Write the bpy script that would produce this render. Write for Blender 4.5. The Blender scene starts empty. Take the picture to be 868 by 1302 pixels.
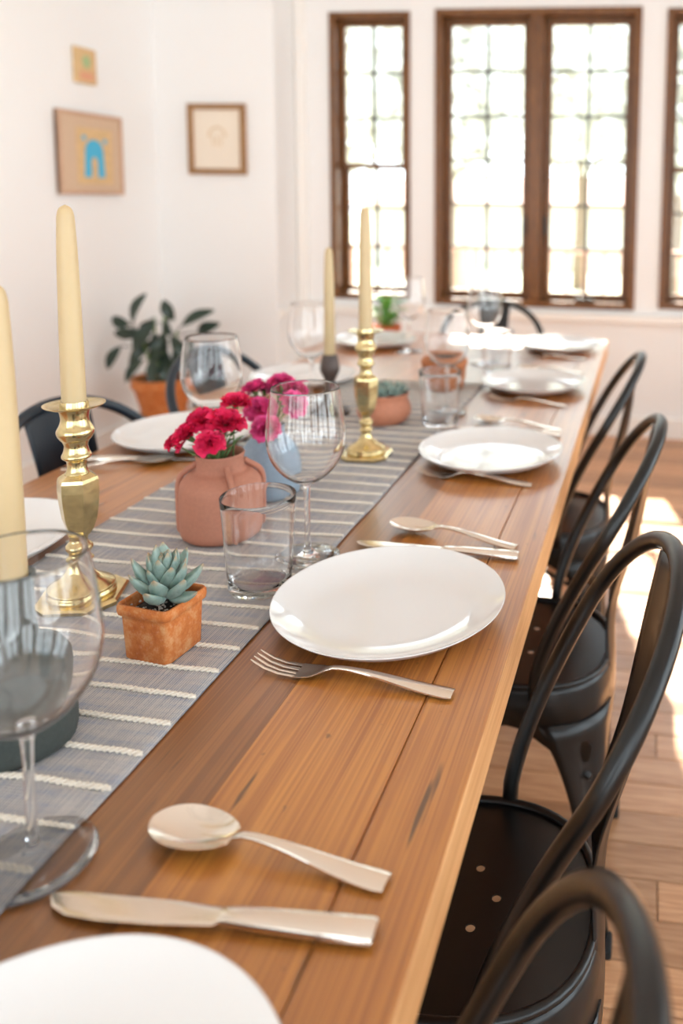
import bpy, bmesh, math, random
from mathutils import Vector, Matrix, noise
from math import pi, sin, cos, radians
random.seed(7)
C = bpy.context.scene.collection
SC = bpy.context.scene
T = 0.75                      # table top height
EXPOSURE = 0.60

# ------------------------------------------------------------------ camera, world, sun
cd = bpy.data.cameras.new('camera'); cam = bpy.data.objects.new('camera', cd); C.objects.link(cam)
r_ = Vector((0.9912601886812467, 0.13077402332707633, 0.01736067851405789))
u_ = Vector((-0.031435701988210996, 0.10634650652034137, 0.9938320870204521))
f_ = Vector((-0.12812117302041673, 0.9856919272134516, -0.10952803134405435))
M = Matrix((r_, u_, -f_)).transposed().to_4x4(); M.translation = Vector((0, 0, T + 0.49092))
cam.matrix_world = M
cd.sensor_fit = 'VERTICAL'; cd.sensor_height = 36.0
cd.lens = 1029.68 / 1302 * 36.0
cd.shift_x = -(691.78 - 434) / 1302; cd.shift_y = -(651 - 366.42) / 1302
cd.clip_start = 0.02; cd.clip_end = 200
cd.dof.use_dof = True; cd.dof.focus_distance = 0.87; cd.dof.aperture_fstop = 2.9
SC.camera = cam

w = bpy.data.worlds.new('sky'); SC.world = w; w.use_nodes = True
nt = w.node_tree; nt.nodes.clear()
o = nt.nodes.new('ShaderNodeOutputWorld'); b = nt.nodes.new('ShaderNodeBackground')
tc = nt.nodes.new('ShaderNodeTexCoord'); sx = nt.nodes.new('ShaderNodeSeparateXYZ'); cr = nt.nodes.new('ShaderNodeValToRGB')
cr.color_ramp.elements[0].position = 0.0; cr.color_ramp.elements[0].color = (0.90, 0.94, 1.0, 1)
cr.color_ramp.elements[1].position = 0.8; cr.color_ramp.elements[1].color = (0.72, 0.86, 1.0, 1)
nt.links.new(tc.outputs['Generated'], sx.inputs[0]); nt.links.new(sx.outputs['Z'], cr.inputs[0])
nt.links.new(cr.outputs[0], b.inputs[0]); nt.links.new(b.outputs[0], o.inputs[0])
b.inputs[1].default_value = 4.2

sd = bpy.data.lights.new('sun', 'SUN'); sun = bpy.data.objects.new('sun', sd); C.objects.link(sun)
sd.energy = 22.0; sd.angle = radians(0.8); sd.color = (1.0, 0.93, 0.84)
sun.rotation_euler = Vector((0.25, -1.0, -0.80)).to_track_quat('-Z', 'Y').to_euler()
sun.location = (-1, 8, 6)

def portal(name, loc, rot, sx_, sy_):
    l = bpy.data.lights.new(name, 'AREA'); l.shape = 'RECTANGLE'; l.size = sx_; l.size_y = sy_
    l.cycles.is_portal = True
    q = bpy.data.objects.new(name, l); C.objects.link(q); q.location = loc; q.rotation_euler = rot

SC.view_settings.view_transform = 'Standard'; SC.view_settings.look = 'None'
SC.view_settings.exposure = EXPOSURE; SC.view_settings.gamma = 1.0; SC.view_settings.use_curve_mapping = False
cy = SC.cycles
cy.use_denoising = True
try: cy.denoiser = 'OPENIMAGEDENOISE'
except Exception: pass
cy.max_bounces = 14; cy.diffuse_bounces = 5; cy.glossy_bounces = 6; cy.transmission_bounces = 14; cy.transparent_max_bounces = 24
cy.sample_clamp_indirect = 6.0
cy.caustics_reflective = False; cy.caustics_refractive = True
cy.blur_glossy = 0.5

# ------------------------------------------------------------------ materials
def srgb(h):
    c = [int(h[i:i+2], 16) / 255 for i in (0, 2, 4)]
    return tuple((x / 12.92 if x <= .04045 else ((x + .055) / 1.055) ** 2.4) for x in c) + (1,)
class NT:
    def __init__(s, name):
        s.m = bpy.data.materials.new(name); s.m.use_nodes = True; s.t = s.m.node_tree
        s.p = s.t.nodes['Principled BSDF']; s.out = s.t.nodes['Material Output']
    def n(s, k, **kw):
        q = s.t.nodes.new(k)
        for a, v in kw.items():
            if a.startswith('i_'):
                q.inputs[a[2:].replace('_', ' ')].default_value = v
            else: setattr(q, a, v)
        return q
    def l(s, a, b): s.t.links.new(a, b)
    def coord(s, scale=(1, 1, 1), kind='Object', rot=(0, 0, 0)):
        t = s.n('ShaderNodeTexCoord'); m = s.n('ShaderNodeMapping'); m.inputs['Scale'].default_value = scale
        m.inputs['Rotation'].default_value = rot
        s.l(t.outputs[kind], m.inputs[0]); return m.outputs[0]
    def noise(s, vec, scale, detail=4, rough=.55, dist=0):
        q = s.n('ShaderNodeTexNoise', i_Scale=scale, i_Detail=detail, i_Roughness=rough, i_Distortion=dist)
        if vec is not None: s.l(vec, q.inputs['Vector'])
        return q.outputs['Fac']
    def ramp(s, fac, stops):
        q = s.n('ShaderNodeValToRGB'); e = q.color_ramp.elements
        while len(e) < len(stops): e.new(.5)
        for i, (p_, c) in enumerate(stops):
            e[i].position = p_; e[i].color = c if len(c) == 4 else tuple(c) + (1,)
        s.l(fac, q.inputs[0]); return q.outputs[0]
    def mix(s, fac, a, b, mode='MIX'):
        q = s.n('ShaderNodeMix', data_type='RGBA', blend_type=mode)
        for sock, v in ((q.inputs[0], fac), (q.inputs[6], a), (q.inputs[7], b)):
            if isinstance(v, (int, float, tuple)): sock.default_value = v
            else: s.l(v, sock)
        return q.outputs[2]
    def math(s, op, a, b=0.0):
        q = s.n('ShaderNodeMath', operation=op)
        for sock, v in ((q.inputs[0], a), (q.inputs[1], b)):
            if isinstance(v, (int, float)): sock.default_value = v
            else: s.l(v, sock)
        return q.outputs[0]
    def bump(s, h, strength=.3, dist=.001):
        q = s.n('ShaderNodeBump', i_Strength=strength, i_Distance=dist); s.l(h, q.inputs['Height'])
        s.l(q.outputs[0], s.p.inputs['Normal'])
    def base(s, v):
        if isinstance(v, tuple): s.p.inputs['Base Color'].default_value = v
        else: s.l(v, s.p.inputs['Base Color'])
def simple(name, hexc, rough=.5, metal=0, bump=0, bscale=60, var=0.0, coat=0, spec=.5, sss=0):
    t = NT(name); c = srgb(hexc)
    t.p.inputs['Roughness'].default_value = rough; t.p.inputs['Metallic'].default_value = metal
    t.p.inputs['Coat Weight'].default_value = coat; t.p.inputs['Specular IOR Level'].default_value = spec
    if sss:
        t.p.inputs['Subsurface Weight'].default_value = sss; t.p.inputs['Subsurface Radius'].default_value = (1, .6, .3)
        t.p.inputs['Subsurface Scale'].default_value = .006
    v = t.coord()
    f = t.noise(v, bscale, 3)
    if var:
        t.base(t.ramp(f, [(.3, tuple(x * (1 - var) for x in c[:3])), (.7, tuple(min(1, x * (1 + var)) for x in c[:3]))]))
    else: t.base(c)
    if bump: t.bump(f, bump)
    return t.m

def wood(name, dark, light, scale=(60, 2.2, 60), rough=.4, ring=1.0, varying=.25, crack=0.0, bump=.15, coat=0.0, spec=.5):
    t = NT(name); info = t.n('ShaderNodeObjectInfo')
    geo = t.n('ShaderNodeTexCoord'); mp = t.n('ShaderNodeMapping'); mp.inputs['Scale'].default_value = scale
    off = t.n('ShaderNodeVectorMath', operation='SCALE'); off.inputs[0].default_value = (13, 7, 5)
    t.l(info.outputs['Random'], off.inputs['Scale'])
    ad = t.n('ShaderNodeVectorMath', operation='ADD'); t.l(geo.outputs['Object'], ad.inputs[0]); t.l(off.outputs[0], ad.inputs[1])
    t.l(ad.outputs[0], mp.inputs[0]); v = mp.outputs[0]
    n1 = t.noise(v, 1.0, 3, .55, .6); n2 = t.noise(v, 4.2, 2, .6, .3)
    grain = t.math('SINE', t.math('MULTIPLY', n1, 46.0 * ring))
    g = t.math('ADD', t.math('MULTIPLY', grain, .15), t.math('ADD', t.math('MULTIPLY', n1, .55), t.math('MULTIPLY', n2, .3)))
    col = t.ramp(g, [(.18, srgb(dark)), (.72, srgb(light))])
    hv = t.n('ShaderNodeHueSaturation'); t.l(col, hv.inputs['Color'])
    val = t.n('ShaderNodeMapRange'); t.l(info.outputs['Random'], val.inputs[0])
    val.inputs[3].default_value = 1 - varying; val.inputs[4].default_value = 1 + varying * .7
    t.l(val.outputs[0], hv.inputs['Value'])
    col = hv.outputs[0]
    big = t.noise(ad.outputs[0], 5.5, 4, .6)
    col = t.mix(t.ramp(big, [(.35, (0, 0, 0)), (.75, (.55, .55, .55))]), col, t.mix(.5, col, srgb(dark)), 'MIX')
    if crack:
        m2 = t.n('ShaderNodeMapping'); m2.inputs['Scale'].default_value = (38, 5.0, 38); t.l(ad.outputs[0], m2.inputs[0])
        ck = t.noise(m2.outputs[0], 1.1, 3, .5, .2)
        col = t.mix(t.ramp(ck, [(.67, (0, 0, 0)), (.71, (crack,) * 3)]), col, srgb('2b1a10'))
        sp = t.noise(ad.outputs[0], 70, 2, .5)
        col = t.mix(t.ramp(sp, [(.74, (0, 0, 0)), (.80, (.55,) * 3)]), col, srgb('3a2413'))
    t.l(col, t.p.inputs['Base Color'])
    t.p.inputs['Roughness'].default_value = rough; t.p.inputs['Coat Weight'].default_value = coat; t.p.inputs['Coat Roughness'].default_value = .28
    t.p.inputs['Specular IOR Level'].default_value = spec
    t.bump(g, bump, .0006)
    return t.m

def glass_mat(name, tint=(1, 1, 1, 1), rough=0.0, ior=1.46):
    t = NT(name); t.t.nodes.remove(t.p)
    g = t.n('ShaderNodeBsdfGlass', i_Roughness=rough, i_IOR=ior); g.inputs['Color'].default_value = tint
    t.l(g.outputs[0], t.out.inputs[0]); return t.m
def pane_mat():
    t = NT('window_pane_glass'); t.t.nodes.remove(t.p)
    tr = t.n('ShaderNodeBsdfTransparent'); tr.inputs[0].default_value = (.96, .98, .97, 1)
    gl = t.n('ShaderNodeBsdfGlossy', i_Roughness=.02); fr = t.n('ShaderNodeFresnel', i_IOR=1.25); mx = t.n('ShaderNodeMixShader')
    t.l(fr.outputs[0], mx.inputs[0]); t.l(tr.outputs[0], mx.inputs[1]); t.l(gl.outputs[0], mx.inputs[2]); t.l(mx.outputs[0], t.out.inputs[0])
    return t.m

MT = {}
MT['wall'] = simple('painted_plaster', 'f3f3f2', .85, bump=.05, bscale=25)
MT['trim'] = simple('white_trim_paint', 'f6f3ee', .45)
MT['ceiling'] = simple('ceiling_paint', 'f4f1ec', .9)
MT['table'] = wood('table_fir', '9f5c23', 'cf8a3e', scale=(80, .75, 80), rough=.36, coat=.9, varying=.12, crack=.8, spec=.55, bump=.08)
MT['table_dark'] = wood('table_fir_brown', '71421c', 'a3682f', scale=(80, .75, 80), rough=.36, coat=.9, varying=.10, crack=.9, spec=.55, bump=.08)
MT['table_edge'] = wood('table_edge_fir', 'c98e58', 'e2ad77', scale=(60, 2.2, 60), rough=.5, varying=.05)
MT['floor'] = wood('floor_pine', 'b07a52', 'd8a67c', scale=(2.2, 50, 50), rough=.3, varying=.3, bump=.05)
MT['subfloor'] = simple('subfloor', '6a4a30', .8)
MT['frame'] = wood('window_walnut', '5a3412', '8a5a26', scale=(30, 30, 3), rough=.4, varying=.05)
MT['lead'] = simple('lead_came', '4a4846', .5, .3)
MT['pane'] = pane_mat()
MT['black'] = simple('black_powder_coat', '0b0a0a', .3, .0, bump=.02, bscale=400, spec=.45)
MT['navy'] = simple('dark_blue_powder_coat', '10202c', .35, .0, spec=.5)
MT['rubber'] = simple('rubber', '101010', .8)
MT['porcelain'] = simple('white_porcelain', 'e3e0de', .12, coat=.5)
MT['steel'] = simple('brushed_steel', 'e6dcd0', .17, 1.0, bump=.03, bscale=300)
MT['brass'] = simple('aged_brass', 'd3be8c', .2, 1.0, bump=.08, bscale=90, var=.18)
MT['wax'] = simple('ivory_wax', 'c4aa80', .42, sss=.12, var=.03, bscale=30)
MT['glass'] = glass_mat('clear_glass')
def thin_glass():
    t = NT('thin_walled_glass'); t.t.nodes.remove(t.p)
    tr = t.n('ShaderNodeBsdfTransparent'); tr.inputs[0].default_value = (.985, .99, .99, 1)
    gl = t.n('ShaderNodeBsdfGlossy', i_Roughness=.0); fr = t.n('ShaderNodeFresnel'); mx = t.n('ShaderNodeMixShader')
    ge = t.n('ShaderNodeNewGeometry'); io = t.n('ShaderNodeMapRange'); io.inputs[3].default_value = 1.42; io.inputs[4].default_value = 1 / 1.42
    t.l(ge.outputs['Backfacing'], io.inputs[0]); t.l(io.outputs[0], fr.inputs[0])
    t.l(fr.outputs[0], mx.inputs[0]); t.l(tr.outputs[0], mx.inputs[1]); t.l(gl.outputs[0], mx.inputs[2]); t.l(mx.outputs[0], t.out.inputs[0])
    return t.m
MT['thin'] = thin_glass()
MT['darkwood'] = simple('dark_turned_wood', '4a3c36', .45, var=.25, bscale=50)
MT['charcoal'] = simple('charcoal_stoneware', '3d4340', .6, bump=.1, bscale=300, var=.15)
MT['pinkclay'] = simple('unglazed_pink_clay', 'b67a63', .75, bump=.08, bscale=220, var=.06)
MT['blueclay'] = simple('matte_blue_grey_clay', '8e9fae', .7, bump=.05, bscale=220, var=.05)
MT['soil'] = simple('potting_soil', '2a2019', .95, bump=.8, bscale=350, var=.5)
MT['pebble'] = simple('grey_pebble', 'b4aaa0', .8, var=.25, bscale=90)
MT['stem'] = simple('green_stem', '6c8a4e', .6, var=.2)
MT['leaf'] = simple('flower_leaf', '5f8046', .55, var=.25)
MT['petal'] = simple('carnation_petal', 'f2285e', .55, var=.3, bscale=45, sss=.1)
MT['petal2'] = simple('pink_carnation_petal', 'f54c8e', .55, var=.35, bscale=45, sss=.1)
MT['rubberleaf'] = simple('dark_rubber_plant_leaf', '26392c', .3, var=.3, bscale=20)
MT['herb'] = simple('bright_herb_leaf', '6da845', .5, var=.3, bscale=30)
MT['wicker'] = simple('tan_wicker', 'a98763', .8, bump=.8, bscale=120, var=.2)
MT['canvas'] = simple('tan_linen_picture', 'd2b79c', .85, bump=.3, bscale=200, var=.08)
MT['oakframe'] = wood('picture_frame_wood', '8a623c', 'b0875a', scale=(30, 30, 30), rough=.55, varying=.05)
MT['mat'] = simple('cream_picture_mat', 'efe3d2', .8)
MT['bluepaint'] = simple('light_blue_paint', '4db6dc', .7)
MT['ochre'] = simple('ochre_paint', 'd9b888', .8, var=.15, bscale=60)
MT['green'] = simple('pale_green_paint', 'a9bf8c', .8)
MT['coral'] = simple('coral_paint', 'dda282', .8)
MT['ink'] = simple('faded_tan_ink', 'd9bd98', .8)
MT['stripe'] = simple('cream_yarn', 'e6dccd', .9, bump=.5, bscale=500, var=.08)
MT['deck'] = simple('pale_weathered_deck', 'c9b6a4', .8, var=.1)
MT['picket'] = simple('cedar_picket', 'b98f78', .7, var=.1)
MT['siding'] = simple('pale_siding', 'd8d2c8', .8)
MT['roof'] = simple('red_brown_shingle', 'c09484', .85, var=.15)
MT['bark'] = simple('grey_bark', '7a6a5c', .9)
MT['treeleaf'] = simple('tree_leaf', 'd6d5cc', .7, var=.2)

def terracotta():
    t = NT('weathered_terracotta'); v = t.coord()
    a = t.noise(v, 60, 5, .7); c = t.noise(v, 220, 3, .6)
    col = t.ramp(a, [(.35, srgb('b8612a')), (.52, srgb('ca7638')), (.68, srgb('d69a66'))])
    col = t.mix(t.ramp(c, [(.55, (0, 0, 0)), (.75, (.35,) * 3)]), col, srgb('dcae8c'))
    t.base(col); t.p.inputs['Roughness'].default_value = .8; t.bump(a, .12); return t.m
MT['terracotta'] = terracotta()
def amberclay():
    return simple('orange_brown_clay', 'b46a3a', .5, bump=.05, bscale=100, var=.1)
MT['amber'] = amberclay()
MT['smoothclay'] = simple('smooth_terracotta', 'c58062', .6, bump=.05, bscale=150, var=.08)

def succ_mat():
    t = NT('succulent_leaf'); at = t.n('ShaderNodeAttribute', attribute_name='tip')
    v = t.coord(); n_ = t.noise(v, 90, 3)
    base = t.ramp(n_, [(.3, srgb('6d857d')), (.7, srgb('9cb0a6'))])
    tip = t.ramp(at.outputs['Fac'], [(.86, (0, 0, 0)), (1.0, (1, 1, 1))])
    t.base(t.mix(tip, base, srgb('a98a66'))); t.p.inputs['Roughness'].default_value = .5
    t.p.inputs['Subsurface Weight'].default_value = .1; t.p.inputs['Subsurface Scale'].default_value = .003
    t.bump(n_, .05); return t.m
MT['succulent'] = succ_mat()

def runner_mat():
    t = NT('grey_blue_woven_linen'); v = t.coord()
    wv = t.n('ShaderNodeTexWave', wave_type='BANDS', bands_direction='X', i_Scale=130.0, i_Distortion=1.2, i_Detail=2.0, i_Detail_Scale=3.0)
    t.l(v, wv.inputs['Vector'])
    wy = t.n('ShaderNodeTexWave', wave_type='BANDS', bands_direction='Y', i_Scale=110.0, i_Distortion=1.5, i_Detail=2.0)
    t.l(v, wy.inputs['Vector'])
    vs = t.coord((8, 60, 8)); vx = t.coord((400, 14, 1)); blot = t.noise(vs, 2.2, 3, .6); thread = t.noise(vx, 1.0, 3, .6)
    c1 = t.ramp(blot, [(.35, srgb('a7aab3')), (.5, srgb('bdb7b2')), (.65, srgb('cbc2b7'))])
    c2 = t.mix(t.ramp(wv.outputs['Fac'], [(.25, (.75,) * 3), (.7, (0, 0, 0))]), c1, srgb('747a8b'))
    c3 = t.mix(t.ramp(thread, [(.45, (0, 0, 0)), (.7, (.6,) * 3)]), c2, srgb('cec6be'))
    t.base(c3); t.p.inputs['Roughness'].default_value = .95; t.p.inputs['Specular IOR Level'].default_value = .1
    h = t.math('ADD', wv.outputs['Fac'], t.math('MULTIPLY', wy.outputs['Fac'], .7)); t.bump(h, .55, .0006)
    return t.m
MT['runner'] = runner_mat()

# ------------------------------------------------------------------ helpers
def link(name, me, mat=None, parent=None, smooth=False, loc=None, rot=None):
    ob = bpy.data.objects.new(name, me); C.objects.link(ob)
    if mat is not None and not me.materials:
        for m_ in (mat if isinstance(mat, (list, tuple)) else [mat]): me.materials.append(m_)
    if smooth:
        for p_ in me.polygons: p_.use_smooth = True
    if parent is not None: ob.parent = parent
    if loc is not None: ob.location = loc
    if rot is not None: ob.rotation_euler = rot
    return ob
def obj(name, bm, mat, parent=None, smooth=False, loc=None, rot=None, sharp=None):
    me = bpy.data.meshes.new(name); bmesh.ops.recalc_face_normals(bm, faces=bm.faces)
    bm.to_mesh(me); bm.free()
    ob = link(name, me, mat, parent, smooth, loc, rot)
    if smooth and sharp: me.set_sharp_from_angle(angle=radians(sharp))
    return ob
def tag(o_, label=None, cat=None, group=None, kind=None):
    if label: o_['label'] = label
    if cat: o_['category'] = cat
    if group: o_['group'] = group
    if kind: o_['kind'] = kind
    return o_
def thing(name, label, cat, loc=(0, 0, 0), rotz=0, group=None):
    e = bpy.data.objects.new(name, None); C.objects.link(e); e.location = loc; e.rotation_euler = (0, 0, rotz)
    e.empty_display_size = .05
    return tag(e, label, cat, group)
def dup(root, loc, rotz=0, label=None, group=None):
    r = root.copy(); C.objects.link(r); r.location = loc; r.rotation_euler = (0, 0, rotz)
    if label: r['label'] = label
    if group: r['group'] = group
    for ch in list(root.children):
        c = ch.copy(); C.objects.link(c); c.parent = r
        for g in ch.children:
            d = g.copy(); C.objects.link(d); d.parent = c
    return r
def add_box(bm, x0, x1, y0, y1, z0, z1, bevel=0, seg=1):
    t = bmesh.new()
    vs = [t.verts.new((x, y, z)) for x in (x0, x1) for y in (y0, y1) for z in (z0, z1)]
    for f in ((0, 1, 3, 2), (4, 6, 7, 5), (0, 4, 5, 1), (2, 3, 7, 6), (0, 2, 6, 4), (1, 5, 7, 3)): t.faces.new([vs[i] for i in f])
    if bevel: bmesh.ops.bevel(t, geom=list(t.edges), offset=bevel, segments=seg, affect='EDGES', profile=.5)
    me = bpy.data.meshes.new('tmp'); t.to_mesh(me); t.free(); bm.from_mesh(me); bpy.data.meshes.remove(me)
def box(name, x0, x1, y0, y1, z0, z1, mat, parent=None, bevel=0, seg=1, **k):
    bm = bmesh.new(); add_box(bm, x0, x1, y0, y1, z0, z1, bevel, seg); return obj(name, bm, mat, parent, **k)
def lathe_bm(prof, seg=48, bm=None, polyf=None, off=(0, 0, 0)):
    """prof: list of (r, z). polyf(i, angle) optional radius factor."""
    bm = bm or bmesh.new(); rings = []
    for i, (r, z) in enumerate(prof):
        if r <= 1e-6: rings.append([bm.verts.new((off[0], off[1], z + off[2]))])
        else:
            rings.append([bm.verts.new((off[0] + r * (polyf(i, 2 * pi * k / seg) if polyf else 1) * cos(2 * pi * k / seg),
                                        off[1] + r * (polyf(i, 2 * pi * k / seg) if polyf else 1) * sin(2 * pi * k / seg), z + off[2])) for k in range(seg)])
    for a, b_ in zip(rings[:-1], rings[1:]):
        if len(a) == 1 and len(b_) == 1: continue
        for k in range(seg):
            k2 = (k + 1) % seg
            if len(a) == 1: bm.faces.new((a[0], b_[k], b_[k2]))
            elif len(b_) == 1: bm.faces.new((a[k], a[k2], b_[0]))
            else: bm.faces.new((a[k], a[k2], b_[k2], b_[k]))
    return bm
def smooth_prof(pts, n=6):
    """Catmull-Rom through pts"""
    out = []
    P = [pts[0]] + list(pts) + [pts[-1]]
    for i in range(1, len(P) - 2):
        for k in range(n):
            t = k / n
            out.append(tuple(.5 * (2 * P[i][j] + (P[i + 1][j] - P[i - 1][j]) * t + (2 * P[i - 1][j] - 5 * P[i][j] + 4 * P[i + 1][j] - P[i + 2][j]) * t * t
                       + (-P[i - 1][j] + 3 * P[i][j] - 3 * P[i + 1][j] + P[i + 2][j]) * t ** 3) for j in range(len(pts[0]))))
    out.append(tuple(pts[-1])); return out
def tube_bm(path, rad, seg=10, bm=None, caps=True, closed=False):
    bm = bm or bmesh.new(); path = [Vector(p) for p in path]; n = len(path); rings = []
    up = None
    for i, p in enumerate(path):
        if closed: t = (path[(i + 1) % n] - path[i - 1])
        else: t = path[min(i + 1, n - 1)] - path[max(i - 1, 0)]
        t.normalize()
        if up is None: up = t.orthogonal().normalized()
        up = (up - t * up.dot(t)).normalized(); s = t.cross(up)
        r = rad(i / (n - 1)) if callable(rad) else rad
        rings.append([bm.verts.new(p + r * (cos(2 * pi * k / seg) * up + sin(2 * pi * k / seg) * s)) for k in range(seg)])
    pairs = list(zip(rings[:-1], rings[1:])) + ([(rings[-1], rings[0])] if closed else [])
    for a, b_ in pairs:
        for k in range(seg): bm.faces.new((a[k], a[(k + 1) % seg], b_[(k + 1) % seg], b_[k]))
    if caps and not closed: bm.faces.new(rings[0][::-1]); bm.faces.new(rings[-1])
    return bm
def ribbon_bm(st, bm=None, m=7):
    """stations (x, halfwidth, z_center, sag, thick, ycenter): closed thin section along x"""
    bm = bm or bmesh.new(); rings = []
    for x, hw, zc, sag, th, yc in st:
        top, bot = [], []
        for k in range(m):
            u = -1 + 2 * k / (m - 1); edge = 1 - .55 * u ** 6
            zz = zc - sag * (1 - u * u)
            top.append(bm.verts.new((x, yc + hw * u, zz + th / 2 * edge))); bot.append(bm.verts.new((x, yc + hw * u, zz - th / 2 * edge)))
        rings.append(top + bot[::-1])
    L = 2 * m
    for a, b_ in zip(rings[:-1], rings[1:]):
        for k in range(L): bm.faces.new((a[k], a[(k + 1) % L], b_[(k + 1) % L], b_[k]))
    bm.faces.new(rings[0][::-1]); bm.faces.new(rings[-1]); return bm

# ------------------------------------------------------------------ room shell
YW, XL, XR, YF, ZC = 4.20, -2.55, 2.3, -2.4, 2.70
def wall_x(name, y0, y1, x0, x1, z0, z1, holes):
    """wall slab spanning x, with rectangular holes (x0,x1,z0,z1)"""
    bm = bmesh.new(); hs = sorted(holes); cur = x0
    for hx0, hx1, hz0, hz1 in hs:
        if hx0 > cur: add_box(bm, cur, hx0, y0, y1, z0, z1)
        add_box(bm, hx0, hx1, y0, y1, z0, hz0); add_box(bm, hx0, hx1, y0, y1, hz1, z1); cur = hx1
    if cur < x1: add_box(bm, cur, x1, y0, y1, z0, z1)
    return tag(obj(name, bm, MT['wall']), kind='structure')
W1 = (-1.712, -1.272, .685, 2.195); W2 = (-1.138, -.074, .672, 2.205); W3 = (.050, .500, .685, 2.195)
wall_x('wall_back', YW, YW + .22, -2.8, XR + .2, 0, ZC, [W1, W2, W3])
tag(box('wall_alcove', -2.8, -1.905, 3.95, YW, 0, ZC, MT['wall'], bevel=.004), kind='structure')
tag(box('wall_left', XL - .2, XL, YF - .2, 3.95, 0, ZC, MT['wall']), kind='structure')
def wall_y(name, x0, x1, y0, y1, z0, z1, holes):
    bm = bmesh.new(); cur = y0
    for h0, h1, hz0, hz1 in sorted(holes):
        add_box(bm, x0, x1, cur, h0, z0, z1); add_box(bm, x0, x1, h0, h1, z0, hz0); add_box(bm, x0, x1, h0, h1, hz1, z1); cur = h1
    add_box(bm, x0, x1, cur, y1, z0, z1)
    return tag(obj(name, bm, MT['wall']), kind='structure')
RH = [(-2.1, -.75, .3, 2.45), (-.5, .9, .3, 2.45), (1.15, 2.5, .3, 2.45), (2.8, 3.7, .68, 2.2)]
wall_y('wall_right', XR, XR + .2, YF - .2, YW, 0, ZC, RH)
FH = [(-2.4, -.95, .15, 2.5), (-.75, .70, .15, 2.5), (.90, 2.15, .15, 2.5)]
wall_x('wall_front', YF - .2, YF, XL, XR, 0, ZC, FH)
tag(box('ceiling', XL - .3, XR + .3, YF - .3, YW + .3, ZC, ZC + .12, MT['ceiling']), kind='structure')
# casing strips, sill and baseboards
tag(box('trim_1', -1.90, -1.84, YW - .022, YW, 0, ZC, MT['trim'], bevel=.004), kind='structure')
tag(box('trim_2', -1.84, XR, YW - .045, YW, .610, .652, MT['trim'], bevel=.005), kind='structure')
tag(box('trim_3', -1.905, -1.885, 3.95, YW, .600, .64, MT['trim'], bevel=.004), kind='structure')
tag(box('baseboard_back', -1.84, XR, YW - .018, YW, 0, .11, MT['trim'], bevel=.004), kind='structure')
tag(box('baseboard_left', XL, XL + .018, YF, 3.95, 0, .11, MT['trim'], bevel=.004), kind='structure')

# windows -----------------------------------------------------------
def sash(win, x0, x1, z0, z1, y, nx, nz, st=.042):
    bm = bmesh.new()
    add_box(bm, x0, x0 + st, y, y + .035, z0, z1, .004); add_box(bm, x1 - st, x1, y, y + .035, z0, z1, .004)
    add_box(bm, x0 + st, x1 - st, y, y + .035, z0, z0 + st, .003); add_box(bm, x0 + st, x1 - st, y, y + .035, z1 - st, z1, .003)
    s = obj('sash', bm, MT['frame'], win)
    gx0, gx1, gz0, gz1 = x0 + st, x1 - st, z0 + st, z1 - st
    for i in range(nx):
        for j in range(nz):
            a, b_ = gx0 + (gx1 - gx0) * i / nx, gx0 + (gx1 - gx0) * (i + 1) / nx
            c, d = gz0 + (gz1 - gz0) * j / nz, gz0 + (gz1 - gz0) * (j + 1) / nz
            box('pane', a, b_, y + .017, y + .0171, c, d, MT['pane'], s)
    for i in range(1, nx):
        a = gx0 + (gx1 - gx0) * i / nx; box('muntin', a - .008, a + .008, y + .004, y + .030, gz0, gz1, MT['lead'], s)
    for j in range(1, nz):
        c = gz0 + (gz1 - gz0) * j / nz; box('muntin', gx0, gx1, y + .008, y + .023, c - .0075, c + .0075, MT['lead'], s)
    return s
def window(n, W, kind):
    x0, x1, z0, z1 = W
    win = bpy.data.objects.new('window_%d' % n, None); C.objects.link(win); tag(win, kind='structure')
    d0, d1, t = YW - .012, YW + .16, .034
    bm = bmesh.new()
    add_box(bm, x0, x0 + t, d0, d1, z0, z1, .003); add_box(bm, x1 - t, x1, d0, d1, z0, z1, .003)
    add_box(bm, x0 + t, x1 - t, d0, d1, z1 - t, z1, .003); add_box(bm, x0 + t, x1 - t, d0, d1, z0, z0 + t, .003)
    obj('window_frame', bm, MT['frame'], win)
    a, b_, c, d = x0 + t, x1 - t, z0 + t, z1 - t
    if kind == 'hung':
        m = c + (d - c) * .47
        sash(win, a, b_, m - .012, d, YW + .055, 2, 3, .03); sash(win, a, b_, c, m + .022, YW + .095, 2, 3, .03)
    else:
        m = (a + b_) / 2
        box('mullion', m - .036, m + .036, d0, d1, c, d, MT['frame'], win, .004)
        sash(win, a, m - .036, c, d, YW + .06, 2, 6, .04); sash(win, m + .036, b_, c, d, YW + .06, 2, 6, .04)
        for sx_ in (-1, 1):
            h = box('latch', m + sx_ * .052 - .008, m + sx_ * .052 + .008, YW + .03, YW + .06, 1.05, 1.15, MT['lead'], win, .003)
            box('window_crank', m + sx_ * .27 - .05, m + sx_ * .27 + .05, YW + .012, YW + .035, c, c + .02, MT['lead'], win, .004)
    portal('window_portal', ((x0 + x1) / 2, YW + .25, (z0 + z1) / 2), (-pi / 2, 0, 0), x1 - x0, z1 - z0)
window(1, W1, 'hung'); window(2, W2, 'pair'); window(3, W3, 'hung')
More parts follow.
